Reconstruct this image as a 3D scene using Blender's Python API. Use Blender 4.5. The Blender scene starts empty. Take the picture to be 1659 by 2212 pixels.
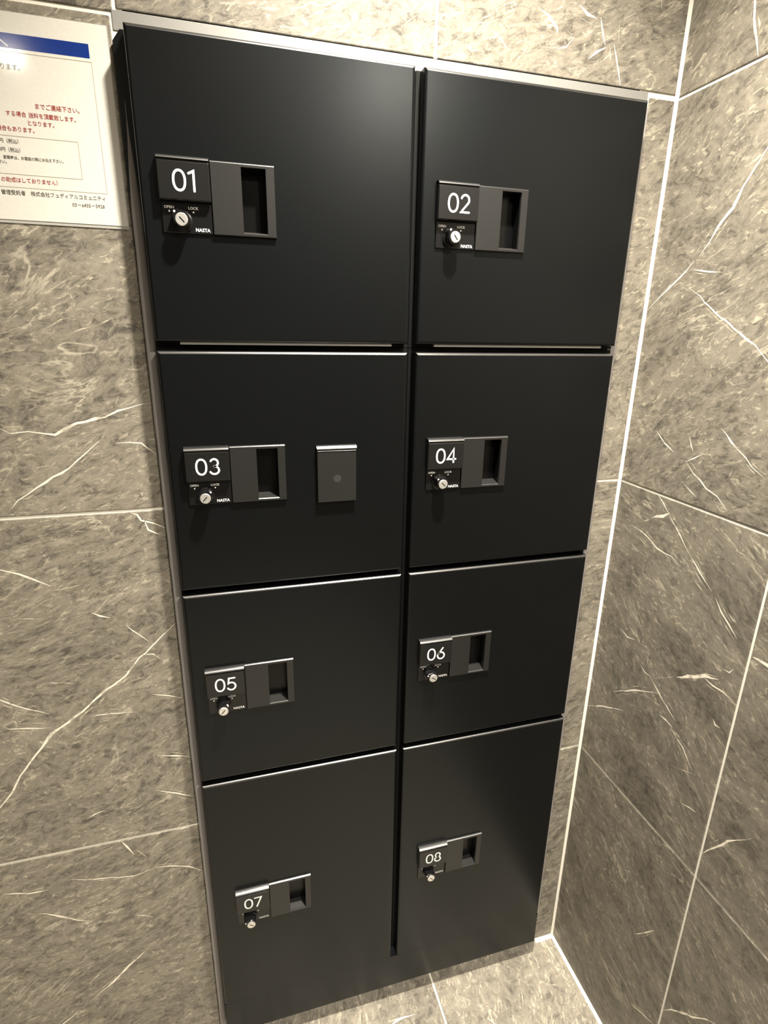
import bpy, bmesh, math, random
from mathutils import Vector, Matrix
random.seed(7)
sc = bpy.context.scene
col = sc.collection
PI = math.pi
# ------------------------------------------------------------------ camera
W, H, F = 1659, 2212, 1209.463
CAM = Vector((0.07710, -0.81698, 1.43161))
# rows: image right, image down, forward, in world axes (X right along the wall, Y into the wall, Z up)
R_ = ((0.9615375904, -0.0159185837, -0.2742117081), (-0.0697180054, 0.9514810084, -0.2997053392), (0.2656781171, 0.3072954431, 0.9137749443))
B_ = ((1, 0, 0), (0, 0, -1), (0, 1, 0))
RB = Matrix(R_) @ Matrix(B_)
right, down, fwd = RB[0], RB[1], RB[2]
cd = bpy.data.cameras.new('camera'); cam = bpy.data.objects.new('camera', cd); col.objects.link(cam)
cd.sensor_fit = 'HORIZONTAL'; cd.sensor_width = 36; cd.lens = 36 * F / W; cd.clip_start = .01
m = Matrix((right, -down, -fwd)).transposed().to_4x4(); m.translation = CAM
cam.matrix_world = m
sc.camera = cam

def ray(u, v):
    return RB.transposed() @ Vector(((u - W / 2) / F, (v - H / 2) / F, 1))
# ------------------------------------------------------------------ world and exposure
w = bpy.data.worlds.new('world'); sc.world = w; w.use_nodes = True
w.node_tree.nodes['Background'].inputs[0].default_value = (1, .93, .82, 1)
w.node_tree.nodes['Background'].inputs[1].default_value = .0
vs = sc.view_settings
vs.view_transform = 'Standard'; vs.look = 'None'; vs.gamma = 1; vs.use_curve_mapping = False
vs.exposure = 2.95
LAMPS = [((.387, -.365), 42, .030), ((.72, -1.42), 40, .035), ((-.56, -1.80), 19, .035)]
LAMP_COLOR = (1, .925, .80)
CEIL = 2.36
# ------------------------------------------------------------------ key measures
D = .033            # wall plane
XC = .7811          # corner with the right wall
J = [1.776, 1.176, .576]     # horizontal joints
DW, DWR, GAP = .3474, .3455, .0126
ROWS = [(1.7576, 1.4141), (1.4023, 1.0541), (1.0448, .6961), (.6857, .1400)]

def on_back(u, v, y=D):
    r = ray(u, v); return CAM + r * ((y - CAM.y) / r.y)
def on_right(u, v):
    r = ray(u, v); return CAM + r * ((XC - CAM.x) / r.x)
def on_floor(u, v):
    r = ray(u, v); return CAM + r * ((0 - CAM.z) / r.z)
# ------------------------------------------------------------------ materials
def new_mat(name):
    m = bpy.data.materials.new(name); m.use_nodes = True
    return m, m.node_tree, m.node_tree.nodes['Principled BSDF']
def plain(name, c, rough=.5, metal=0, spec=.5, bump=0, bscale=400):
    m, t, b = new_mat(name)
    b.inputs['Roughness'].default_value = rough; b.inputs['Metallic'].default_value = metal
    b.inputs['Specular IOR Level'].default_value = spec
    n = t.nodes.new('ShaderNodeTexNoise'); n.inputs['Scale'].default_value = bscale; n.inputs['Detail'].default_value = 3
    tc = t.nodes.new('ShaderNodeTexCoord'); t.links.new(tc.outputs['Object'], n.inputs['Vector'])
    mx = t.nodes.new('ShaderNodeMix'); mx.data_type = 'RGBA'
    mx.inputs['A'].default_value = tuple(x * .93 for x in c) + (1,); mx.inputs['B'].default_value = tuple(min(1, x * 1.07) for x in c) + (1,)
    t.links.new(n.outputs['Fac'], mx.inputs['Factor']); t.links.new(mx.outputs['Result'], b.inputs['Base Color'])
    if bump:
        bp = t.nodes.new('ShaderNodeBump'); bp.inputs['Strength'].default_value = bump; bp.inputs['Distance'].default_value = .0004
        t.links.new(n.outputs['Fac'], bp.inputs['Height']); t.links.new(bp.outputs['Normal'], b.inputs['Normal'])
    return m
M = {}
M['black'] = plain('black_powder_coat', (.0030, .0033, .0037), .275, spec=.34, bump=.05, bscale=900)
M['black'].node_tree.nodes['Principled BSDF'].inputs['Specular Tint'].default_value = (.88, .96, 1, 1)
M['black_in'] = plain('black_inner', (.004, .004, .004), .55, spec=.15)
M['plate'] = plain('dark_grey_plastic', (.014, .0138, .0136), .34, spec=.5, bump=.08, bscale=1500)
M['edge'] = plain('highlight_edge', (.008, .008, .008), .28, spec=1.0)  # added gloss for top edges only, strengthens their highlight lines
M['edge'].node_tree.nodes['Principled BSDF'].inputs['IOR'].default_value = 1.8
M['block'] = plain('number_block_plastic', (.0085, .0085, .0085), .26, spec=.5)
M['lockp'] = plain('gloss_black_plastic', (.006, .006, .0065), .22, spec=.5)
M['pocket'] = plain('gloss_black_pocket', (.003, .003, .0032), .25, spec=.3)
M['white'] = plain('white_print', (.88, .88, .86), .5)
M['steel'] = plain('nickel', (.80, .79, .76), .28, metal=.75)
M['alu'] = plain('satin_aluminium', (.30, .295, .28), .45, metal=.4)
M['grout'] = plain('white_grout', (.78, .75, .66), .8, spec=.2)
M['paint'] = plain('white_ceiling_paint', (.75, .73, .68), .8, spec=.2)
M['wallp'] = plain('grey_wall_paint', (.13, .12, .105), .8, spec=.2)
M['paper'] = plain('laminated_paper', (.63, .615, .565), .075, spec=.5)
M['film'] = plain('laminate_edge', (.40, .39, .36), .15, spec=.6)
M['blue'] = plain('blue_print', (.006, .028, .19), .12, spec=.5)
M['red'] = plain('red_print', (.30, .035, .03), .15)
M['ink'] = plain('grey_print', (.09, .08, .065), .15)
M['seal'] = plain('grey_sealant', (.30, .28, .275), .55)
M['line'] = plain('line_print', (.36, .30, .22), .15)

def stone(name, ang, mult=1.0, st=1.9, grain=.9):
    m, t, b = new_mat(name); L = t.links; N = t.nodes
    def nd(k, **kw):
        n = N.new(k)
        for a, v in kw.items(): n.inputs[a].default_value = v
        return n
    tc = N.new('ShaderNodeTexCoord'); oi = N.new('ShaderNodeObjectInfo')
    sc_ = N.new('ShaderNodeVectorMath'); sc_.operation = 'SCALE'; sc_.inputs[0].default_value = (17.3, 9.1, 5.7); L.new(oi.outputs['Random'], sc_.inputs['Scale'])
    ad = N.new('ShaderNodeVectorMath'); L.new(tc.outputs['Object'], ad.inputs[0]); L.new(sc_.outputs[0], ad.inputs[1])
    # gentle warp of the streak direction
    wn = nd('ShaderNodeTexNoise', Scale=2.2, Detail=2); L.new(ad.outputs[0], wn.inputs['Vector'])
    ws = N.new('ShaderNodeVectorMath'); ws.operation = 'SCALE'; ws.inputs['Scale'].default_value = .16; L.new(wn.outputs['Color'], ws.inputs[0])
    ad2 = N.new('ShaderNodeVectorMath'); L.new(ad.outputs[0], ad2.inputs[0]); L.new(ws.outputs[0], ad2.inputs[1])
    def mapped(sx, sy, a=ang):
        mr = N.new('ShaderNodeMapping'); mr.inputs['Rotation'].default_value = (0, 0, -a); L.new(ad2.outputs[0], mr.inputs[0])
        ms = N.new('ShaderNodeMapping'); ms.inputs['Scale'].default_value = (sx, sy, 1); L.new(mr.outputs[0], ms.inputs[0]); return ms
    def ramp(src, p0, p1, v0=0, v1=1):
        r = N.new('ShaderNodeMapRange'); r.inputs['From Min'].default_value = p0; r.inputs['From Max'].default_value = p1
        r.inputs['To Min'].default_value = v0; r.inputs['To Max'].default_value = v1; L.new(src, r.inputs['Value']); return r.outputs[0]
    def mul(a, c):
        x = N.new('ShaderNodeMath'); x.operation = 'MULTIPLY'; L.new(a, x.inputs[0])
        if isinstance(c, (int, float)): x.inputs[1].default_value = c
        else: L.new(c, x.inputs[1])
        return x.outputs[0]
    cloud = nd('ShaderNodeTexNoise', Scale=6.5, Detail=7, Roughness=.62, Distortion=.6); L.new(mapped(1, 2.2).outputs[0], cloud.inputs['Vector'])
    gr = nd('ShaderNodeTexNoise', Scale=42, Detail=10, Roughness=.80, Distortion=.7); L.new(mapped(1, st).outputs[0], gr.inputs['Vector'])
    fl = nd('ShaderNodeTexNoise', Scale=88, Detail=6, Roughness=.72, Distortion=1.2); L.new(mapped(.62, 1.5).outputs[0], fl.inputs['Vector'])
    vn = nd('ShaderNodeTexNoise', Scale=5.5, Detail=7, Roughness=.58, Distortion=.8); L.new(mapped(.55, 2.0, ang + .12).outputs[0], vn.inputs['Vector'])
    def mix(f, A, Bc):
        x = N.new('ShaderNodeMix'); x.data_type = 'RGBA'; L.new(f, x.inputs['Factor'])
        for k, c in (('A', A), ('B', Bc)):
            if isinstance(c, tuple): x.inputs[k].default_value = tuple(q * mult for q in c) + (1,)
            else: L.new(c, x.inputs[k])
        return x.outputs['Result']
    base = mix(ramp(cloud.outputs['Fac'], .34, .66), (.078, .070, .058), (.190, .170, .138))
    base = mix(mul(ramp(gr.outputs['Fac'], .40, .66), grain), base, (.300, .270, .215))
    base = mix(mul(ramp(gr.outputs['Fac'], .47, .34), grain * .85), base, (.052, .047, .040))
    flk = mul(ramp(fl.outputs['Fac'], .545, .64), ramp(cloud.outputs['Fac'], .36, .62, .2, 1))
    base = mix(mul(flk, .8), base, (.52, .47, .36))
    # hairline veins: zero crossings of stretched noise
    sb = N.new('ShaderNodeMath'); sb.operation = 'SUBTRACT'; sb.inputs[1].default_value = .5; L.new(vn.outputs['Fac'], sb.inputs[0])
    ab = N.new('ShaderNodeMath'); ab.operation = 'ABSOLUTE'; L.new(sb.outputs[0], ab.inputs[0])
    mk = nd('ShaderNodeTexNoise', Scale=9, Detail=3); L.new(ad2.outputs[0], mk.inputs['Vector'])
    hv = mul(ramp(ab.outputs[0], .011, .001), ramp(mk.outputs['Fac'], .50, .66))
    base = mix(mul(hv, .6), base, (.58, .53, .42))
    L.new(base, b.inputs['Base Color'])
    b.inputs['Roughness'].default_value = .46; b.inputs['Specular IOR Level'].default_value = .35
    bp = nd('ShaderNodeBump', Strength=.10, Distance=.0006); L.new(gr.outputs['Fac'], bp.inputs['Height']); L.new(bp.outputs['Normal'], b.inputs['Normal'])
    return m
M['stone_b'] = stone('stone_tile_back', math.radians(18))
M['stone_r'] = stone('stone_tile_side', math.radians(-28), 1.0, 1.25, .55)
M['stone_ru'] = stone('stone_tile_side_upper', math.radians(16), 1.0, 1.7, .8)
M['stone_f'] = stone('stone_tile_floor', math.radians(75), 1.45, 1.1, .6)
def vein_mat():
    m, t, b = new_mat('white_vein'); N = t.nodes; L = t.links
    b.inputs['Base Color'].default_value = (.80, .74, .62, 1); b.inputs['Roughness'].default_value = .45
    tc = N.new('ShaderNodeTexCoord'); n = N.new('ShaderNodeTexNoise'); n.inputs['Scale'].default_value = 55; n.inputs['Detail'].default_value = 4
    L.new(tc.outputs['Object'], n.inputs['Vector'])
    r = N.new('ShaderNodeMapRange'); r.inputs['From Min'].default_value = .34; r.inputs['From Max'].default_value = .46; r.inputs['To Min'].default_value = .45
    L.new(n.outputs['Fac'], r.inputs['Value']); L.new(r.outputs[0], b.inputs['Alpha'])
    return m
M['vein'] = vein_mat()
def faint_mat():
    m = M['vein'].copy(); m.name = 'faint_vein'
    for n in m.node_tree.nodes:
        if n.type == 'MAP_RANGE':
            n.inputs['From Min'].default_value = .44; n.inputs['From Max'].default_value = .60; n.inputs['To Min'].default_value = .10; n.inputs['To Max'].default_value = .75
    m.node_tree.nodes['Principled BSDF'].inputs['Base Color'].default_value = (.62, .56, .44, 1)
    return m
M['faint'] = faint_mat()
# ------------------------------------------------------------------ mesh helpers
def obj(name, bm, mat, parent=None, smooth=False, mat2=None):
    me = bpy.data.meshes.new(name); bmesh.ops.recalc_face_normals(bm, faces=bm.faces[:]); bm.to_mesh(me); bm.free()
    me.materials.append(mat)
    if mat2: me.materials.append(mat2)
    if smooth:
        for p in me.polygons: p.use_smooth = True
    o = bpy.data.objects.new(name, me); col.objects.link(o)
    if parent: o.parent = parent
    return o
def flat(name, bm, mat, parent=None):          # keeps winding
    me = bpy.data.meshes.new(name); bm.to_mesh(me); bm.free(); me.materials.append(mat)
    o = bpy.data.objects.new(name, me); col.objects.link(o)
    if parent: o.parent = parent
    return o
def box(bm, x0, x1, y0, y1, z0, z1, bev=0, seg=2):
    vs_ = [bm.verts.new((x, y, z)) for x in (x0, x1) for y in (y0, y1) for z in (z0, z1)]
    fs = [(0, 1, 3, 2), (4, 6, 7, 5), (0, 4, 5, 1), (2, 3, 7, 6), (0, 2, 6, 4), (1, 5, 7, 3)]
    nf = [bm.faces.new([vs_[i] for i in f]) for f in fs]
    if bev:
        ed = list({e for f in nf for e in f.edges})
        bmesh.ops.bevel(bm, geom=ed, offset=bev, segments=seg, affect='EDGES', profile=.5)
    return bm
def B(x0, x1, y0, y1, z0, z1, bev=0, seg=2):
    return box(bmesh.new(), x0, x1, y0, y1, z0, z1, bev, seg)
def thing(name, label, cat, loc=(0, 0, 0), group=None):
    o = bpy.data.objects.new(name, None); col.objects.link(o); o.location = loc; o.empty_display_size = .05
    o['label'] = label; o['category'] = cat
    if group: o['group'] = group
    return o
def struct(o, label=None, cat=None):
    o['kind'] = 'structure'
    if label: o['label'] = label
    if cat: o['category'] = cat
    return o
def ribbon(bm, pts, wd, y=0, cap=True, plane='xz', taper=False, ragged=0):
    """flat stroke along pts (2-D) of width wd"""
    P = [Vector((a, b)) for a, b in pts]; n = len(P); Ls = []; Rs = []
    closed = (P[0] - P[-1]).length < 1e-9
    if closed: P = P[:-1]; n -= 1
    for i in range(n):
        a = P[i - 1] if (i > 0 or closed) else P[i]; c = P[(i + 1) % n] if (i < n - 1 or closed) else P[i]
        d1 = (P[i] - a); d2 = (c - P[i])
        d1 = d1.normalized() if d1.length > 0 else d2.normalized(); d2 = d2.normalized() if d2.length > 0 else d1
        t = (d1 + d2); t = t.normalized() if t.length > 1e-6 else d1
        k = 1 / max(.5, t.dot(d1)); nn = Vector((-t.y, t.x)) * wd / 2 * k
        if taper:
            s = min(1, .12 + 2.4 * min(i, n - 1 - i) / max(1, n - 1)); nn *= s
        if ragged: nn *= random.uniform(1 - ragged, 1 + ragged)
        Ls.append(P[i] + nn); Rs.append(P[i] - nn)
    mk = (lambda q: bm.verts.new((q.x, y, q.y))) if plane == 'xz' else (lambda q: bm.verts.new((q.x, q.y, y)))
    lv = [mk(q) for q in Ls]; rv = [mk(q) for q in Rs]
    rng = range(n) if closed else range(n - 1)
    for i in rng:
        j = (i + 1) % n
        bm.faces.new((rv[i], rv[j], lv[j], lv[i]) if plane == 'xz' else (rv[i], rv[j], lv[j], lv[i]))
    if cap and not closed and not taper:
        for i, s in ((0, -1), (n - 1, 1)):
            d = ((P[1] - P[0]) if i == 0 else (P[-1] - P[-2])).normalized() * s; a0 = math.atan2(d.y, d.x)
            ring = [mk(P[i] + Vector((math.cos(a0 + q), math.sin(a0 + q))) * wd / 2) for q in [(-PI / 2 + PI * k / 6) for k in range(7)]]
            bm.faces.new(ring)
    return bm
# ------------------------------------------------------------------ the setting
TH = .012      # tile thickness
GW = .0042     # grout width
def tile_obj(parent, w_, h_, mat):
    """tile in its own plane: local x along, local y up, local z towards the room; front face at z = 0"""
    bm = B(0, w_, 0, h_, -TH, 0, .0012, 2)
    return obj('tile', bm, mat, parent)
M_BACK = Matrix(((1, 0, 0), (0, 0, -1), (0, 1, 0))).to_4x4()        # local (x,y,z) -> world (x, -z, y)
M_RIGHT = Matrix(((0, 0, -1), (-1, 0, 0), (0, 1, 0))).to_4x4()      # local x -> -Y, y -> Z, z -> -X
tiles = {'back': [], 'right': [], 'floor': []}
XL, YF, ZT = -1.62, -2.62, CEIL
HX0, HX1, HZ0, HZ1 = -.0010, .7120, .020, 1.7590      # opening in the back wall
# back wall: grout bed with an opening
bm = bmesh.new(); yb0, yb1 = D + .0014, D + .06
for a in ((XL, HX0 - .001, 0, ZT), (HX1 + .001, XC, 0, ZT), (HX0 - .001, HX1 + .001, 1.7815, ZT)):
    box(bm, a[0], a[1], yb0, yb1, a[2], a[3])
wall_back = struct(obj('wall_back', bm, M['grout']), 'grey-brown veined stone tile wall behind the black lockers', 'wall')
bm = B(XC + .0014, XC + .06, YF, D + .06, 0, ZT)
wall_right = struct(obj('wall_right', bm, M['grout']), 'grey-brown stone tile wall with long white veins beside the lockers', 'wall')
bm = B(XL, XC + .06, YF, D + .06, -.06, -.0014)
floor = struct(obj('floor', bm, M['grout']), 'pale grey stone tile floor in front of the lockers', 'floor')
def rows():
    zs = [ZT] + J + [0]
    return [(zs[i + 1] + (GW / 2 if i < 3 else .0035), zs[i] - (GW / 2 if i else 0)) for i in range(4)]
for i, (z0, z1) in enumerate(rows()):
    xs = []
    if i == 0: xs = [(XL, -.0105 - 1.2 - GW), (-.0105 - 1.2, -.0105 - GW / 2), (-.0105 + GW / 2, .386 - GW / 2), (.386 + GW / 2, XC - GW)]
    else: xs = [(XL, -.0105 - 1.2 - GW), (-.0105 - 1.2, -.0162), (.731, XC - GW)]
    zb = z0
    if i == 0: zb = z0
    for x0, x1 in xs:
        zz = 1.7815 if (i == 0 and x1 > 0) else zb
        o = tile_obj(wall_back, x1 - x0, z1 - zz, M['stone_b'])
        o.matrix_world = Matrix.Translation((x0, D, zz)) @ M_BACK
        tiles['back'].append((o, x0, x1, zz, z1))
    # right wall, local x runs away from the corner
    ys = [(GW * .6, .321 - GW / 2), (.321 + GW / 2, 1.521 - GW / 2), (1.521 + GW / 2, D - YF)]
    if i == 0: ys = [(GW * .6, .92 - GW / 2), (.92 + GW / 2, 2.12 - GW / 2), (2.12 + GW / 2, D - YF)]
    for a, b_ in ys:
        o = tile_obj(wall_right, b_ - a, z1 - z0, M['stone_r' if i > 1 else 'stone_ru'])
        o.matrix_world = Matrix.Translation((XC, D - a, z0)) @ M_RIGHT
        tiles['right'].append((o, D - b_, D - a, z0, z1))
# floor tiles
xf = [XL, .4536 - 1.2, .4536 - .6 * 1, .4536, XC]
xf = [XL, -.7464, -.1464, .4536, XC - .0045]
yf = [YF, -1.775, -1.175, -.575, D + .0020]
for i in range(4):
    for k in range(4):
        x0, x1, y0, y1 = xf[i] + GW / 2, xf[i + 1] - GW / 2, yf[k] + GW / 2, yf[k + 1] - GW / 2
        o = tile_obj(floor, x1 - x0, y1 - y0, M['stone_f']); o.matrix_world = Matrix.Translation((x0, y0, 0))
        tiles['floor'].append((o, x0, x1, y0, y1))
# grout fillets at the corner of wall and floor
bm = bmesh.new()
v = [bm.verts.new(p) for p in ((.7310, D, .0035), (XC, D, .0035), (XC, D, .0002), (.7310, D, .0002), (.7310, D - .0085, .0002), (XC, D - .0085, .0002))]
bm.faces.new((v[0], v[1], v[5], v[4])); bm.faces.new((v[0], v[4], v[3])); bm.faces.new((v[1], v[2], v[5])); bm.faces.new((v[4], v[5], v[2], v[3])); bm.faces.new((v[0], v[3], v[2], v[1]))
obj('grout_fillet', bm, M['grout'], wall_back)
bm = bmesh.new()
v = [bm.verts.new(p) for p in ((XC, D, .0035), (XC, YF, .0035), (XC, YF, .0002), (XC, D, .0002), (XC - .0065, D, .0002), (XC - .0065, YF, .0002))]
bm.faces.new((v[0], v[1], v[5], v[4])); bm.faces.new((v[0], v[4], v[3])); bm.faces.new((v[1], v[2], v[5])); bm.faces.new((v[4], v[5], v[2], v[3])); bm.faces.new((v[0], v[3], v[2], v[1]))
obj('grout_fillet', bm, M['grout'], wall_right)
bm = bmesh.new()
v = [bm.verts.new(p) for p in ((XC, D - .0035, 0), (XC, D - .0035, ZT), (XC - .0045, D, ZT), (XC - .0045, D, 0), (XC, D, 0), (XC, D, ZT))]
bm.faces.new((v[0], v[1], v[2], v[3])); bm.faces.new((v[0], v[3], v[4])); bm.faces.new((v[1], v[5], v[2])); bm.faces.new((v[0], v[4], v[5], v[1])); bm.faces.new((v[3], v[2], v[5], v[4]))
obj('grout_fillet', bm, M['grout'], wall_right)
struct(obj('ceiling', B(XL, XC + .06, YF, D + .06, CEIL + .0005, CEIL + .05), M['paint']), 'plain white ceiling holding the downlights', 'ceiling')
struct(obj('wall_left', B(XL - .06, XL, YF, D + .06, 0, CEIL), M['wallp']), 'plain grey wall on the far side of the lobby', 'wall')
struct(obj('wall_front', B(XL - .06, XC + .06, YF - .06, YF, 0, CEIL), M['wallp']), 'plain grey wall facing the lockers', 'wall')
# ---- white veins in the stone, traced on the wall planes
def jitter(pts, n=5, amp=.0011):
    out = []
    for i in range(len(pts) - 1):
        a, b_ = Vector(pts[i]), Vector(pts[i + 1]); d = b_ - a; nn = Vector((-d.y, d.x)); nn = nn.normalized() if nn.length else nn
        k = max(1, int(d.length / .012))
        for q in range(k):
            out.append(a + d * (q / k) + (nn * random.uniform(-amp, amp) if (i or q) else Vector((0, 0))))
    out.append(Vector(pts[-1])); return [tuple(p) for p in out]
def vein(plane, px, wd=.0028, mat='vein'):
    if plane == 'back': pts = [(p.x, p.z) for p in (on_back(*q) for q in px)]
    elif plane == 'right': pts = [(p.y, p.z) for p in (on_right(*q) for q in px)]
    else: pts = [(p.x, p.y) for p in (on_floor(*q) for q in px)]
    c = Vector((sum(p[0] for p in pts) / len(pts), sum(p[1] for p in pts) / len(pts)))
    best = None
    for t in tiles[plane]:
        if t[1] - .002 <= c.x <= t[2] + .002 and t[3] - .002 <= c.y <= t[4] + .002: best = t
    if not best: return
    o, a0, a1, b0, b1 = best
    loc = []
    for (a, b_) in pts:
        a = min(max(a, a0), a1); b_ = min(max(b_, b0), b1)
        loc.append((a1 - a if plane == 'right' else a - a0, b_ - b0))
    bm = bmesh.new(); ribbon(bm, jitter(loc), wd, y=.00012, plane='xy', taper=True, ragged=.35)
    flat('vein', bm, M[mat], o)
    # fine companions running alongside the longer veins
    span = (Vector(loc[0]) - Vector(loc[-1])).length
    if mat == 'vein' and span > .05:
        for sgn in (-1, 1):
            off = sgn * random.uniform(.003, .009); d = (Vector(loc[-1]) - Vector(loc[0])).normalized(); nn = Vector((-d.y, d.x)) * off
            cut = [Vector(q) + nn for q in loc]
            if len(cut) > 3: k = random.randint(0, len(cut) - 3); cut = cut[k:k + 3]
            cut = [(min(max(q.x, 0), a1 - a0), min(max(q.y, 0), b1 - b0)) for q in cut]
            bm = bmesh.new(); ribbon(bm, jitter(cut, amp=.0022), wd * .55, y=.0001, plane='xy', taper=True, ragged=.5)
            flat('vein', bm, M['faint'], o)
BV = [
 (3.2, [(0, 926), (22, 936), (60, 931), (95, 937), (118, 938), (165, 914), (225, 900), (255, 887), (300, 873), (330, 870)]),
 (2.4, [(13, 1110), (40, 1082), (80, 1052), (150, 1010), (200, 965), (225, 942)]),
 (4.2, [(380, 1344), (340, 1385), (302, 1421), (270, 1460), (230, 1490), (190, 1525), (150, 1560), (112, 1585), (90, 1615), (68, 1645), (45, 1675), (25, 1712), (0, 1745), (-30, 1790)]),
 (3.6, [(320, 2049), (280, 2085), (245, 2120), (210, 2150)]), (2.6, [(170, 2185), (137, 2211), (110, 2235)]),
 (2.6, [(-20, 1228), (0, 1232), (40, 1240), (85, 1258), (110, 1266)]), (2.2, [(80, 1227), (105, 1240)]),
 (2.4, [(195, 1322), (215, 1330), (240, 1335)]), (2.2, [(272, 1350), (300, 1372), (322, 1386)]),
 (2.4, [(-30, 1500), (0, 1513), (60, 1532), (108, 1543)]), (2.4, [(0, 1566), (20, 1575), (60, 1573), (115, 1572)]),
 (2.2, [(195, 1547), (240, 1541), (295, 1538)]), (2.6, [(306, 1415), (330, 1413), (348, 1424)]),
 (2.6, [(338, 1707), (380, 1714), (418, 1720)]), (2.2, [(187, 1770), (205, 1759), (228, 1750)]),
 (2.2, [(330, 1500), (365, 1503), (395, 1508)]), (2.4, [(340, 1632), (380, 1632), (418, 1635)]),
 (3.0, [(262, 1815), (275, 1828), (290, 1846)]), (2.0, [(290, 1833), (332, 1862)]), (2.4, [(335, 1874), (370, 1870), (410, 1872), (438, 1882)]),
 (2.2, [(150, 1900), (185, 1900), (220, 1897), (290, 1893), (335, 1874)]), (3.0, [(10, 1932), (35, 1929), (62, 1931), (105, 1922)]),
 (2.8, [(82, 1974), (100, 1975), (130, 1980), (170, 1988), (195, 1989)]), (3.0, [(240, 1962), (250, 1972)]), (2.4, [(288, 1976), (330, 1980)]),
 (2.6, [(280, 1103), (295, 1113), (305, 1124), (330, 1130), (358, 1140)]), (2.2, [(310, 1120), (320, 1145), (358, 1157)]),
 (2.4, [(250, 957), (280, 955), (305, 958), (318, 967), (333, 977)]), (2.2, [(250, 872), (256, 855)]),
 (1.8, [(15, 690), (35, 672), (52, 657)]), (1.6, [(85, 718), (130, 690), (170, 676)]), (1.6, [(120, 730), (175, 712), (215, 702)]),
 (1.6, [(200, 706), (240, 690), (262, 684)]), (1.8, [(128, 800), (150, 820), (165, 838)]), (1.6, [(100, 1275), (130, 1275), (180, 1262)]),
 (1.8, [(60, 1475), (120, 1475), (180, 1478)]), (1.6, [(0, 1338), (40, 1337), (90, 1337)]),
 (3.0, [(1166, 18), (1185, 33), (1203, 60), (1206, 72)]), (3.2, [(1252, 10), (1270, 30), (1290, 40)]), (2.6, [(1252, 38), (1278, 52)]),
 (3.4, [(1298, 38), (1302, 70), (1307, 98)]), (3.2, [(1326, 95), (1330, 120), (1334, 150), (1340, 185)]), (2.6, [(1338, 55), (1336, 90)]),
 (2.6, [(1240, 82), (1222, 100), (1200, 106)]), (2.6, [(1310, 102), (1290, 112), (1270, 128)]), (2.4, [(1350, 40), (1375, 28)]), (3.0, [(1430, 0), (1428, 22)]),
 (2.2, [(1060, 60), (1080, 80), (1100, 110)]), (2.2, [(1000, 20), (1010, 60)]), (2.0, [(660, 80), (720, 70), (760, 62)]), (2.0, [(520, 30), (545, 60)]),
]
for wd, px in BV: vein('back', px, wd / 1000, 'vein' if wd > 2.1 else 'faint')
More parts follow.
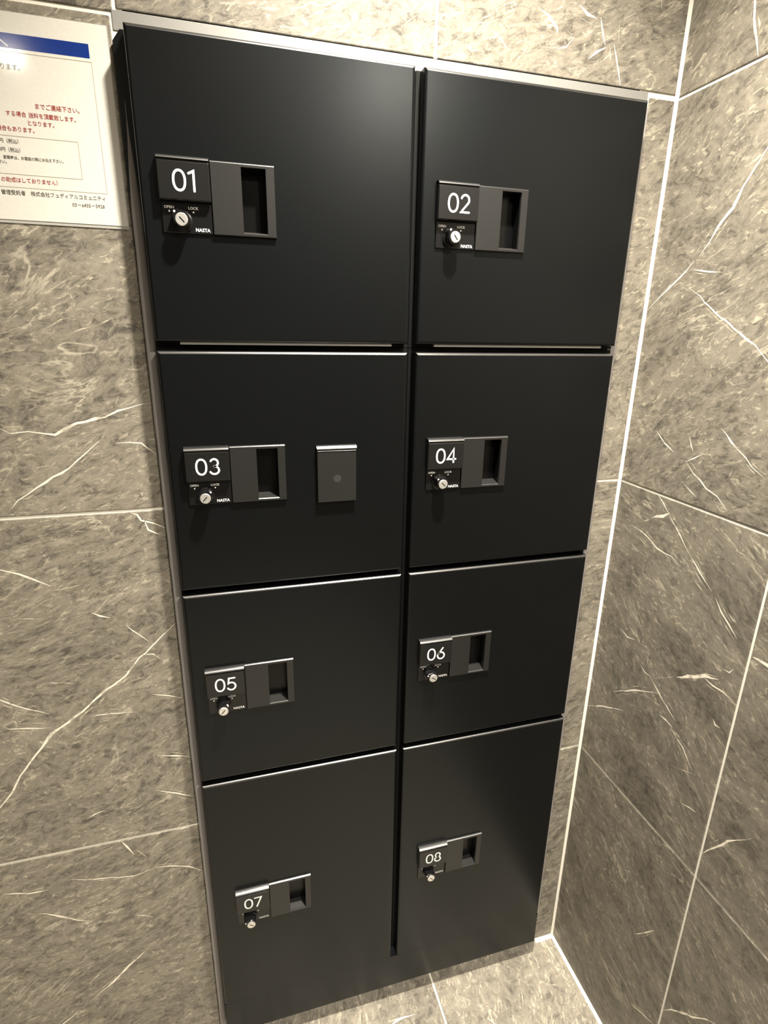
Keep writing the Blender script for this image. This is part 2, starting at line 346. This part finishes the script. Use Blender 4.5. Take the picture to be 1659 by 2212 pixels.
RV = [
 (5.0, [(1634, -20), (1633, 0), (1630, 40), (1633, 85), (1638, 121)]),
 (5.0, [(1680, 285), (1659, 320), (1637, 356), (1619, 380), (1606, 403), (1583, 448), (1553, 488), (1533, 520), (1511, 554)]),
 (4.2, [(1500, 563), (1471, 597), (1445, 623), (1415, 653), (1398, 671)]), (3.4, [(1497, 582), (1515, 584), (1533, 587), (1560, 588)]),
 (3.4, [(1489, 623), (1512, 641), (1556, 684), (1600, 723), (1630, 746), (1659, 780), (1690, 820)]),
 (3.6, [(1558, 925), (1580, 955), (1612, 988), (1625, 1008), (1650, 1032)]),
 (2.6, [(1373, 841), (1388, 862), (1400, 882)]), (2.8, [(1418, 929), (1436, 958), (1456, 977)]), (2.2, [(1390, 898), (1402, 910)]), (2.2, [(1402, 940), (1410, 956)]),
 (3.0, [(1490, 943), (1493, 965), (1498, 976)]), (2.8, [(1520, 980), (1500, 990), (1480, 998)]), (2.8, [(1484, 1000), (1498, 1021), (1525, 1055), (1549, 1072), (1570, 1103)]),
 (3.0, [(1478, 1046), (1492, 1062), (1505, 1075)]), (4.5, [(1576, 1028), (1582, 1016)]),
 (3.2, [(1422, 1069), (1432, 1086), (1445, 1110)]), (2.8, [(1445, 1110), (1464, 1147), (1488, 1194)]), (3.8, [(1488, 1194), (1512, 1238), (1539, 1279)]), (3.8, [(1545, 1290), (1559, 1323), (1575, 1350), (1592, 1380)]),
 (7.0, [(1447, 1108), (1432, 1116), (1408, 1118)]), (2.4, [(1410, 1120), (1385, 1128)]),
 (3.0, [(1362, 1134), (1390, 1150), (1420, 1184), (1451, 1203), (1470, 1225)]), (2.6, [(1470, 1225), (1492, 1242), (1520, 1280), (1540, 1300)]), (2.6, [(1380, 1160), (1392, 1175), (1400, 1190)]),
 (2.6, [(1546, 1130), (1576, 1167), (1597, 1194), (1637, 1221), (1655, 1237)]), (2.6, [(1570, 1320), (1595, 1355), (1612, 1385)]),
 (2.6, [(1332, 1353), (1348, 1372), (1363, 1401), (1390, 1441)]), (3.0, [(1340, 1356), (1355, 1375), (1372, 1382)]), (2.6, [(1355, 1395), (1372, 1412), (1392, 1436)]),
 (3.4, [(1384, 1436), (1392, 1452), (1408, 1464)]), (3.2, [(1404, 1462), (1420, 1492), (1441, 1526), (1459, 1557)]),
 (2.2, [(1408, 1464), (1440, 1463), (1464, 1462)]), (6.0, [(1462, 1463), (1500, 1461), (1522, 1459), (1552, 1468)]), (3.0, [(1520, 1463), (1540, 1480), (1559, 1492), (1586, 1516)]),
 (3.6, [(1325, 1494), (1363, 1491), (1395, 1493), (1420, 1497)]), (3.0, [(1269, 1524), (1302, 1526), (1325, 1530), (1348, 1536)]),
 (3.6, [(1424, 1543), (1440, 1556), (1453, 1572)]), (2.8, [(1446, 1565), (1460, 1590), (1475, 1615), (1492, 1659)]), (2.6, [(1450, 1590), (1470, 1600), (1500, 1640)]), (2.6, [(1445, 1650), (1475, 1665), (1497, 1672)]),
 (3.0, [(1562, 1445), (1575, 1452), (1585, 1445)]), (3.0, [(1540, 1552), (1545, 1565), (1555, 1573)]), (2.6, [(1385, 1492), (1410, 1515), (1440, 1535)]),
 (6.5, [(1626, 1419), (1640, 1427), (1659, 1438), (1690, 1452)]),
 (4.2, [(1517, 1844), (1530, 1838), (1548, 1830), (1560, 1825), (1572, 1818), (1590, 1816), (1612, 1814)]), (2.4, [(1612, 1814), (1635, 1806)]),
 (4.2, [(1431, 2181), (1450, 2182), (1464, 2184), (1494, 2196), (1525, 2202), (1550, 2215)]), (3.2, [(1362, 2168), (1385, 2188), (1411, 2212)]),
 (2.8, [(1474, 1736), (1490, 1745), (1504, 1755)]), (2.8, [(1369, 2018), (1395, 2014), (1414, 2010)]), (2.4, [(1318, 2011), (1335, 2020), (1357, 2034)]),
 (2.6, [(1350, 1583), (1365, 1595), (1381, 1612)]), (2.6, [(1413, 1825), (1434, 1827)]), (2.0, [(1270, 1703), (1285, 1697), (1310, 1712), (1330, 1730)]),
 (2.0, [(1380, 1890), (1350, 1880), (1335, 1870)]),
]
for wd, px in RV: vein('right', px, wd / 1000 * .8, 'vein' if wd > 2.7 else 'faint')
for wd, px in [(4.5, [(835, 2220), (848, 2211), (871, 2197), (895, 2191)]), (5, [(1056, 2202), (1064, 2206), (1072, 2214)]), (3, [(1128, 2085), (1118, 2110), (1128, 2150), (1133, 2200)]), (2.6, [(1150, 2120), (1180, 2125), (1215, 2130)]), (2.6, [(1060, 2145), (1055, 2175)])]:
    vein('floor', px, wd / 1000, 'faint' if wd < 4 else 'vein')
# ---- aluminium trim round the opening
TX0, TX1, TZ1 = -.0154, .7290, 1.7835
def trim(n, bm, label):
    struct(obj('trim_%d' % n, bm, M['alu' if n == 1 else 'seal']), label, 'trim')
trim(1, B(TX0 + .0015, TX1 - .001, D + .0004, D + .02, 1.7604, 1.7802, .0005), 'satin grey metal trim strip along the top of the lockers')
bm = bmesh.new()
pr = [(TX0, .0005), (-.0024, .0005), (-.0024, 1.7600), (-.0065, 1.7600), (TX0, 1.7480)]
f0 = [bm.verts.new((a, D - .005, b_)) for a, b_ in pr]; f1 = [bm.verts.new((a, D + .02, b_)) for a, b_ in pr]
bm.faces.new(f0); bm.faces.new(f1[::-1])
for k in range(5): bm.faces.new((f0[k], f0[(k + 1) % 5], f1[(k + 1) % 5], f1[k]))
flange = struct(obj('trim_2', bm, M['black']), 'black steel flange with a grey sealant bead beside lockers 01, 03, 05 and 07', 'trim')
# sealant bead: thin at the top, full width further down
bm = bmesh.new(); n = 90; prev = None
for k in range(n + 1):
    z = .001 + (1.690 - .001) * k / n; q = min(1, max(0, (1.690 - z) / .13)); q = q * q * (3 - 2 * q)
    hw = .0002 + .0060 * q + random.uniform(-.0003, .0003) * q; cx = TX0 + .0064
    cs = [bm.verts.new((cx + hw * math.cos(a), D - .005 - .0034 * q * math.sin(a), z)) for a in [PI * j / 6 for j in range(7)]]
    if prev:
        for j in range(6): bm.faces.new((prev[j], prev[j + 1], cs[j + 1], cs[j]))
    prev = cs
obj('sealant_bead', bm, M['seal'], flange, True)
trim(3, B(.7125, TX1, D - .004, D + .02, .0005, 1.7598, .0008), 'satin grey metal trim strip between the lockers and the corner')
trim(4, B(-.0062, .7120, D - .0025, D + .012, .0005, .0060, .0010), 'grey metal trim strip on the floor under the black plinth')
# ------------------------------------------------------------------ downlights (the lobby's lamps)
for i, ((x, y), e, rad) in enumerate(LAMPS):
    lab = ['recessed white ceiling downlight straight above the lockers', 'recessed white ceiling downlight near the tiled side wall', 'recessed white ceiling downlight in the open part of the lobby'][i]
    t = thing('downlight', lab, 'lamp', (x, y, CEIL), 'ceiling downlights')
    bm = bmesh.new(); n = 32; prof = [(.034, -.0005), (.036, -.004), (.052, -.0045), (.055, -.0005)]
    rings = [[bm.verts.new((r * math.cos(2 * PI * k / n), r * math.sin(2 * PI * k / n), z)) for k in range(n)] for r, z in prof]
    for a in range(4):
        for k in range(n):
            bm.faces.new((rings[a][k], rings[a][(k + 1) % n], rings[(a + 1) % 4][(k + 1) % n], rings[(a + 1) % 4][k]))
    obj('ring', bm, M['paint'], t, True)
    bm = bmesh.new(); bmesh.ops.create_circle(bm, cap_ends=True, radius=.0335, segments=32, matrix=Matrix.Translation((0, 0, -.001)))
    em = bpy.data.materials.get('lamp_glow')
    if not em:
        em, tt, bb = new_mat('lamp_glow'); bb.inputs['Emission Color'].default_value = LAMP_COLOR + (1,); bb.inputs['Emission Strength'].default_value = 8
    obj('diffuser', bm, em, t)
    ld = bpy.data.lights.new('lamp', 'SPOT'); ld.energy = e; ld.color = LAMP_COLOR; ld.shadow_soft_size = rad; ld.spot_size = math.radians(116 if i == 0 else 150); ld.spot_blend = 1
    lo = bpy.data.objects.new('lamp', ld); col.objects.link(lo); lo.parent = t; lo.location = (0, 0, -.010)
# ------------------------------------------------------------------ lockers
def rect_ring_door(w_, h_, t_, bev, hole, flush=False):
    """door leaf, local x 0..w, z -h..0, y 0 (front) .. t, bevelled front edge, finger pocket at hole"""
    bm = bmesh.new()
    def rect(ins, y, cr=0): 
        return [bm.verts.new(p) for p in ((ins, y, -ins), (w_ - ins, y, -ins), (w_ - ins, y, -h_ + (0 if flush else ins)), (ins, y, -h_ + (0 if flush else ins)))]
    segs = 6; rs = []
    for k in range(segs + 1):
        a = PI / 2 * k / segs; rs.append(rect(bev * (1 - math.sin(a)), bev * (1 - math.cos(a))))
    rs.append(rect(0, t_))
    for j, (a, b_) in enumerate(zip(rs, rs[1:])):
        for k in range(4):
            f = bm.faces.new((a[k], a[(k + 1) % 4], b_[(k + 1) % 4], b_[k]))
            if j < segs:
                f.smooth = True
                if k == 0: f.material_index = 1  # highlight material on the top bevel alone
        for k in range(4): bm.edges.get((a[k], b_[k])).smooth = False
    bm.faces.new(rs[-1][::-1])
    x0, x1, z0, z1 = hole
    hv = [bm.verts.new(p) for p in ((x0, 0, z1), (x1, 0, z1), (x1, 0, z0), (x0, 0, z0))]
    for k in range(4): bm.faces.new((rs[0][(k + 1) % 4], rs[0][k], hv[k], hv[(k + 1) % 4]))
    hb = [bm.verts.new((p.co.x, t_ - .001, p.co.z)) for p in hv]
    for k in range(4): bm.faces.new((hv[(k + 1) % 4], hv[k], hb[k], hb[(k + 1) % 4]))
    bm.faces.new(hb)
    bmesh.ops.dissolve_degenerate(bm, dist=1e-6, edges=bm.edges[:])
    return bm
def chamfer_plate(x0, x1, z0, z1, h, ct, hole=None, side=.0008, cy=None):
    """plate standing h proud of the door (front at y=-h) with a chamfered top edge of size ct and an optional hole"""
    bm = bmesh.new(); cy = cy or ct
    Fv = [bm.verts.new(p) for p in ((x0 + side, -h, z1 - ct), (x1 - side, -h, z1 - ct), (x1 - side, -h, z0 + side), (x0 + side, -h, z0 + side))]
    prev = Fv; S = 6
    for k in range(1, S + 1):
        q = PI / 2 * k / S; e = side * (1 - math.sin(q)); yy = -h + cy * (1 - math.cos(q)); y2 = -h + side * (1 - math.cos(q)); zz = z1 - ct * (1 - math.sin(q))
        cur = [bm.verts.new(p) for p in ((x0 + e, yy, zz), (x1 - e, yy, zz), (x1 - e, y2, z0 + e), (x0 + e, y2, z0 + e))]
        for j in range(4):
            f = bm.faces.new((prev[j], prev[(j + 1) % 4], cur[(j + 1) % 4], cur[j])); f.smooth = True
            if j == 0: f.material_index = 1
        for j in range(4): bm.edges.get((prev[j], cur[j])).smooth = False
        prev = cur
    Bv = [bm.verts.new(p) for p in ((x0, .0002, z1), (x1, .0002, z1), (x1, .0002, z0), (x0, .0002, z0))]
    for k in range(4): bm.faces.new((prev[k], prev[(k + 1) % 4], Bv[(k + 1) % 4], Bv[k]))
    if hole:
        a0, a1, c0, c1 = hole; lip = .0012
        hv = [bm.verts.new(p) for p in ((a0, -h, c1), (a1, -h, c1), (a1, -h, c0), (a0, -h, c0))]
        hi = [bm.verts.new(p) for p in ((a0 + lip * .3, -h + lip, c1 - lip * .3), (a1 - lip * .3, -h + lip, c1 - lip * .3), (a1 - lip * .3, -h + lip, c0 + lip), (a0 + lip * .3, -h + lip, c0 + lip))]
        hb = [bm.verts.new((p.co.x, .0002, p.co.z)) for p in hi]
        for k in range(4): bm.faces.new((Fv[(k + 1) % 4], Fv[k], hv[k], hv[(k + 1) % 4]))
        for a, b_ in ((hv, hi), (hi, hb)):
            for k in range(4): bm.faces.new((a[(k + 1) % 4], a[k], b_[k], b_[(k + 1) % 4]))
    else:
        bm.faces.new(Fv)
        bm.faces.new(Bv[::-1])
    return bm
def arc(cx, cy, rx, ry, a0, a1, n=20):
    return [(cx + rx * math.cos(math.radians(a0 + (a1 - a0) * k / n)), cy + ry * math.sin(math.radians(a0 + (a1 - a0) * k / n))) for k in range(n + 1)]
# digits on a unit cell: height 1 (0..1), width given
def superell(cx, cy, rx, ry, n=36, e=2.25):
    out = []
    for k in range(n):
        t = 2 * PI * k / n; c, s = math.cos(t), math.sin(t)
        out.append((cx + rx * math.copysign(abs(c) ** (2 / e), c), cy + ry * math.copysign(abs(s) ** (2 / e), s)))
    out.append(out[0]); return out
DIG = {
 '0': (.62, [superell(.31, .5, .31, .5)]),
 '1': (.30, [[(0, .88), (.26, 1.0), (.26, 0)]]),
 '2': (.58, [arc(.29, .71, .27, .29, 160, -32, 16) + [(.02, 0), (.58, 0)]]),
 '3': (.58, [arc(.29, .755, .24, .245, 150, -90, 18), arc(.28, .26, .29, .26, 90, -155, 18)]),
 '4': (.64, [[(.48, 0), (.48, 1.0), (.0, .24), (.64, .24)]]),
 '5': (.58, [[(.54, 1.0), (.12, 1.0), (.06, .55)] + arc(.27, .315, .30, .315, 115, -150, 20)]),
 '6': (.60, [arc(.30, .30, .29, .30, 0, 360, 28), [(.45, 1.0), (.055, .42)]]),
 '7': (.56, [[(0, 1.0), (.56, 1.0), (.16, 0)]]),
 '8': (.58, [arc(.29, .755, .235, .245, 0, 360, 26), arc(.29, .26, .29, .26, 0, 360, 28)]),
}
def text_mesh(s, size, name, mat, parent, loc, align='LEFT', bold=0, xs=1):
    cu = bpy.data.curves.new(name, 'FONT'); cu.body = s; cu.size = size; cu.align_x = align; cu.offset = bold; cu.resolution_u = 2
    to = bpy.data.objects.new(name, cu); col.objects.link(to)
    dg = bpy.context.evaluated_depsgraph_get(); me = bpy.data.meshes.new_from_object(to.evaluated_get(dg))
    bpy.data.objects.remove(to); bpy.data.curves.remove(cu)
    me.transform(Matrix.Diagonal((xs, 1, 1, 1))); me.transform(Matrix.Rotation(PI / 2, 4, 'X')); me.materials.clear(); me.materials.append(mat)
    o = bpy.data.objects.new(name, me); col.objects.link(o); o.parent = parent; o.location = loc
    return o
def disc(bm, x, z, r, y, n=14):
    f = bm.faces.new([bm.verts.new((x + r * math.cos(2 * PI * k / n), y, z + r * math.sin(2 * PI * k / n))) for k in range(n)])
    return bm
LOCKED = {3, 5}
KNOB_ANGLE = {1: 132, 2: 128, 3: 48, 4: 135, 5: 50, 6: 150, 7: 150, 8: 140}
def locker(num):
    i = num - 1; c, r = i % 2, i // 2
    x0 = 0 if c == 0 else .36; wd = DW if c == 0 else DWR
    zt, zb = ROWS[r]
    place = {1: 'right beside the notice sheet', 2: 'topmost of the column near the tiled corner', 3: 'with an extra small cover plate on its door', 4: 'directly beneath the topmost one beside the corner', 5: 'below the one with the extra cover plate', 6: 'third down in the column near the corner', 7: 'low-handled, standing on the plinth away from the corner', 8: 'tall and low-handled, standing on the plinth near the corner'}[num]
    root = thing('parcel_locker', 'black steel parcel locker numbered %02d %s' % (num, place), 'locker', (x0, 0, zt), 'black parcel lockers built into the tiled wall')
    # carcass set into the wall opening
    bx0 = (HX0 - x0) if c == 0 else (.3538 - x0 + .0005); bx1 = (.3533 - x0) if c == 0 else (HX1 - x0)
    top = (HZ1 - zt) if r == 0 else (ROWS[r - 1][1] + zt) / 2 - zt - .0004
    bot = (zb + ROWS[r + 1][0]) / 2 - zt + .0004 if r < 3 else zb - zt - .0002
    bm = B(bx0, bx1, .0195, .32, bot, top)
    obj('carcass', bm, M['black_in'], root)
    h_ = zt - zb
    px, pz = (.0218, -.1300) if r < 3 else (.0388, -.2510)
    hole = (px + .0985, px + .1290, pz - .0800, pz - .0045)
    dm = obj('door', rect_ring_door(wd, h_,   .0185, .0040, (hole[0] - .001, hole[1] + .001, hole[2] - .001, hole[3] + .001), r == 3), M['black'], root, mat2=M['edge'])
    # folded steel lip under the door, set in from both corners
    obj('door_lip', B(.030, wd - .024, .0050, .0120, -h_ - .0036, -h_ - .0002), M['alu'], dm) if r == 0 else None
    # pull plate with finger pocket
    pp = obj('pull_plate', chamfer_plate(px + .0612, px + .1400, pz - .0830, pz + .0004, .0042, .0022, hole, .0008, .0040), M['plate'], root, mat2=M['edge'])
    bm = bmesh.new(); y = .0176
    box(bm, hole[0] + .0002, hole[1] - .0002, y - .0012, y - .0002, hole[2] + .0006, hole[3] - .0006)
    obj('pocket_back', bm, M['pocket'], pp)
    bm = bmesh.new()
    v = [bm.verts.new(p) for p in ((hole[0] + .0002, -.002, hole[2] + .0012), (hole[1] - .0002, -.002, hole[2] + .0012), (hole[1] - .0002, .0164, hole[2] + .005), (hole[0] + .0002, .0164, hole[2] + .005), (hole[0] + .0002, .0164, hole[2] + .0006), (hole[1] - .0002, .0164, hole[2] + .0006))]
    bm.faces.new((v[0], v[1], v[2], v[3])); bm.faces.new((v[3], v[2], v[5], v[4])); bm.faces.new((v[0], v[4], v[5], v[1])); bm.faces.new((v[0], v[3], v[4])); bm.faces.new((v[1], v[5], v[2]))
    obj('pocket_floor', bm, M['plate'], pp)
    # number plate
    npz0 = pz - .0475
    nb = obj('number_plate', chamfer_plate(px, px + .0606, npz0, pz - .0008, .0086, .0010, None, .0010), M['block'], root, mat2=M['edge'])
    obj('top_lip', chamfer_plate(px, px + .0606, pz - .0034, pz + .0016, .0108, .0046, None, .0004, .0100), M['block'], nb, mat2=M['edge'])
    obj('number_face', B(px + .0006, px + .0602, -.0106, -.0070, npz0 + .0006, pz - .0058, .0006, 2), M['block'], nb)
    nb['label'] = 'raised dark plate reading %02d in white' % num
    s = '%02d' % num; dh = .0215; sw = .0027
    w0 = DIG['0'][0]; w1 = DIG[s[1]][0]; sp = .22
    tot = (w0 + sp + w1) * dh; cx = px + .0305; cz = pz - .0262
    xx = cx - tot / 2
    for ch in s:
        bm = bmesh.new()
        for st in DIG[ch][1]:
            ribbon(bm, [(xx + a * dh, cz - dh / 2 + b_ * dh) for a, b_ in st], sw, y=-.0107)
        g = flat('digit', bm, M['white'], nb); g['label'] = 'white digit %s' % ch
        xx += (DIG[ch][0] + sp) * dh
    # lock plate with turning knob
    lp = obj('lock_plate', chamfer_plate(px + .0010, px + .0603, pz - .0830, pz - .0485, .0024, .0010), M['lockp'], root, mat2=M['edge'])
    yl = -.00255
    for txt, dx in (('OPEN', .0100), ('LOCK', .0385)):
        text_mesh(txt, .0043, 'lettering', M['white'], lp, (px + dx, yl, pz - .0560), 'CENTER', .00006, 1.05)
        obj('position_dot', disc(bmesh.new(), px + dx, pz - .0590, .0011, yl), M['white'], lp)
    text_mesh('NASTA', .0056, 'brand_lettering', M['white'], lp, (px + .0572, yl, pz - .0805), 'RIGHT', .00010, 1.0)
    kx, kz = px + .0242, pz - .0700; an = math.radians(KNOB_ANGLE[num])
    bm = bmesh.new(); n = 40; prof = [(1.22, -.0024), (1.22, -.0046), (1.04, -.0052), (1.0, -.0070), (.98, -.0170), (.92, -.0182), (.70, -.0182)]
    rings = []
    for k_, y in prof:
        ring = []
        for q in range(n):
            a = 2 * PI * q / n; d_ = math.cos(a - an)
            rr = .0102 * k_
            if y < -.005: rr *= 1 + .34 * max(0, d_) ** 10
            ring.append(bm.verts.new((kx + rr * math.cos(a), y, kz + rr * math.sin(a))))
        rings.append(ring)
    for a, b_ in zip(rings, rings[1:]):
        for q in range(n): bm.faces.new((a[q], a[(q + 1) % n], b_[(q + 1) % n], b_[q]))
    bm.faces.new(rings[-1]); bm.faces.new(rings[0][::-1])
    kb = obj('knob', bm, M['lockp'], lp)
    obj('pointer_dot', disc(bmesh.new(), kx + .0115 * math.cos(an), kz + .0115 * math.sin(an), .0013, -.01835), M['white'], lp)
    # key cylinder
    bm = bmesh.new(); n = 28
    prof = [(.0074, -.0181), (.0074, -.0192), (.0068, -.0197)]
    rings = [[bm.verts.new((kx + r_ * math.cos(2 * PI * q / n), y, kz + r_ * math.sin(2 * PI * q / n))) for q in range(n)] for r_, y in prof]
    for a, b_ in zip(rings, rings[1:]):
        for q in range(n): bm.faces.new((a[q], a[(q + 1) % n], b_[(q + 1) % n], b_[q]))
    bm.faces.new(rings[-1])
    kc = obj('key_cylinder', bm, M['steel'], lp); kc['label'] = 'bright metal key cylinder'
    bm = bmesh.new(); ribbon(bm, [(kx - .0042 * math.cos(an), kz - .0042 * math.sin(an)), (kx + .0030 * math.cos(an), kz + .0030 * math.sin(an))], .0013, y=-.01985)
    flat('keyhole', bm, M['pocket'], lp)
    if num == 3:
        a0, a1, c0, c1 = .2080, .2675, -.2205, -.1342
        cp = obj('cover_plate', chamfer_plate(a0, a1, c0, c1 - .0062, .0075, .0016), M['plate'], root, mat2=M['edge'])
        cp['label'] = 'small dark rectangular cover plate with a bright top edge'
        obj('cover_cap', chamfer_plate(a0 - .0008, a1 + .0008, c1 - .0056, c1 + .0006, .0090, .0046, None, .0006, .0086), M['block'], cp, mat2=M['edge'])
        bm = disc(bmesh.new(), a0 + .0300, c1 - .0500, .0062, -.0077, 24)  # flat round spot, slightly lighter than the cover plate
        obj('round_spot', bm, M['pale_spot'], cp)
    return root
M['pale_spot'] = plain('grey_spot', (.024, .024, .023), .5)
for n_ in range(1, 9): locker(n_)
t = obj('locker_plinth', B(.0002, .7056, .0000, .30, .0506, .1397), M['black'])
t['label'] = 'plain black steel plinth panel below lockers 07 and 08'; t['category'] = 'plinth'
# ------------------------------------------------------------------ notice sheet
ns = thing('notice_sheet', 'laminated white notice sheet with blue header taped beside locker 01', 'sign', (-.0200, D - .0006, 1.5525))
PW, PH = .301, .2105
def prt(name, x0, x1, z0, z1, mat, y=-.0009):
    bm = bmesh.new(); v = [bm.verts.new(p) for p in ((x0, y, z0), (x1, y, z0), (x1, y, z1), (x0, y, z1))]; bm.faces.new(v)
    return flat(name, bm, M[mat], paper if name != 'paper' else ns)
obj('laminate_film', B(-PW, 0, -.0003, .0004, -.0030, PH), M['film'], ns)
paper = obj('paper', B(-PW + .002, -.0012, -.0008, -.0002, .0006, PH - .0006), M['paper'], ns)
def X(wx): return wx + .0200
def Z(wz): return wz - 1.5525
hb = prt('header_band', X(-.2950), X(-.0423), Z(1.7283), Z(1.7424), 'blue'); hb['label'] = 'blue header band'
def frame(x0, x1, z0, z1, wd=.00045):
    bm = bmesh.new(); ribbon(bm, [(x0, z0), (x1, z0), (x1, z1), (x0, z1), (x0, z0)], wd, y=-.00095)
    flat('border_line', bm, M['line'], paper)
frame(X(-.2950), X(-.0412), Z(1.5883), Z(1.7248))
frame(X(-.2700), X(-.0670), Z(1.6022), Z(1.6418))
bm = ribbon(bmesh.new(), [(X(-.1390), Z(1.7400)), (X(-.1262), Z(1.7302))], .0011, y=-.00105)
flat('header_stroke', bm, M['white'], paper)
def ln(s, xr, z, size, mat, xs=.92):
    if s: text_mesh(s, size, 'text_line', M[mat], paper, (X(xr), -.00098, Z(z)), 'RIGHT', .00004, xs)
ln('なります。', -.1135, 1.7078, .0066, 'ink')
ln('までご連絡下さい。', -.0570, 1.6720, .0062, 'red')
ln('送料を頂戴致します。', -.0625, 1.6625, .0058, 'red')
ln('する場合', -.1180, 1.6625, .0058, 'red')
ln('となります。', -.0865, 1.6545, .0058, 'red')
ln('場合もあります。', -.1085, 1.6470, .0058, 'red')
ln('円（税込）', -.1275, 1.6345, .0050, 'ink')
ln('0円（税込）', -.1270, 1.6255, .0050, 'ink')
ln('営業時は、お電話の際にお伝え下さい。', -.0830, 1.6180, .0040, 'ink')
ln('さい。', -.1440, 1.6130, .0040, 'ink')
ln('い。', -.1520, 1.6075, .0040, 'ink')
ln('の助成はしておりません）', -.0915, 1.5940, .0058, 'red')
ln('管理受託者　株式会社フュディアルコミュニティ', -.0430, 1.5805, .0056, 'ink', .93)
ln('03－6435－5928', -.0458, 1.5718, .0056, 'ink', .93)
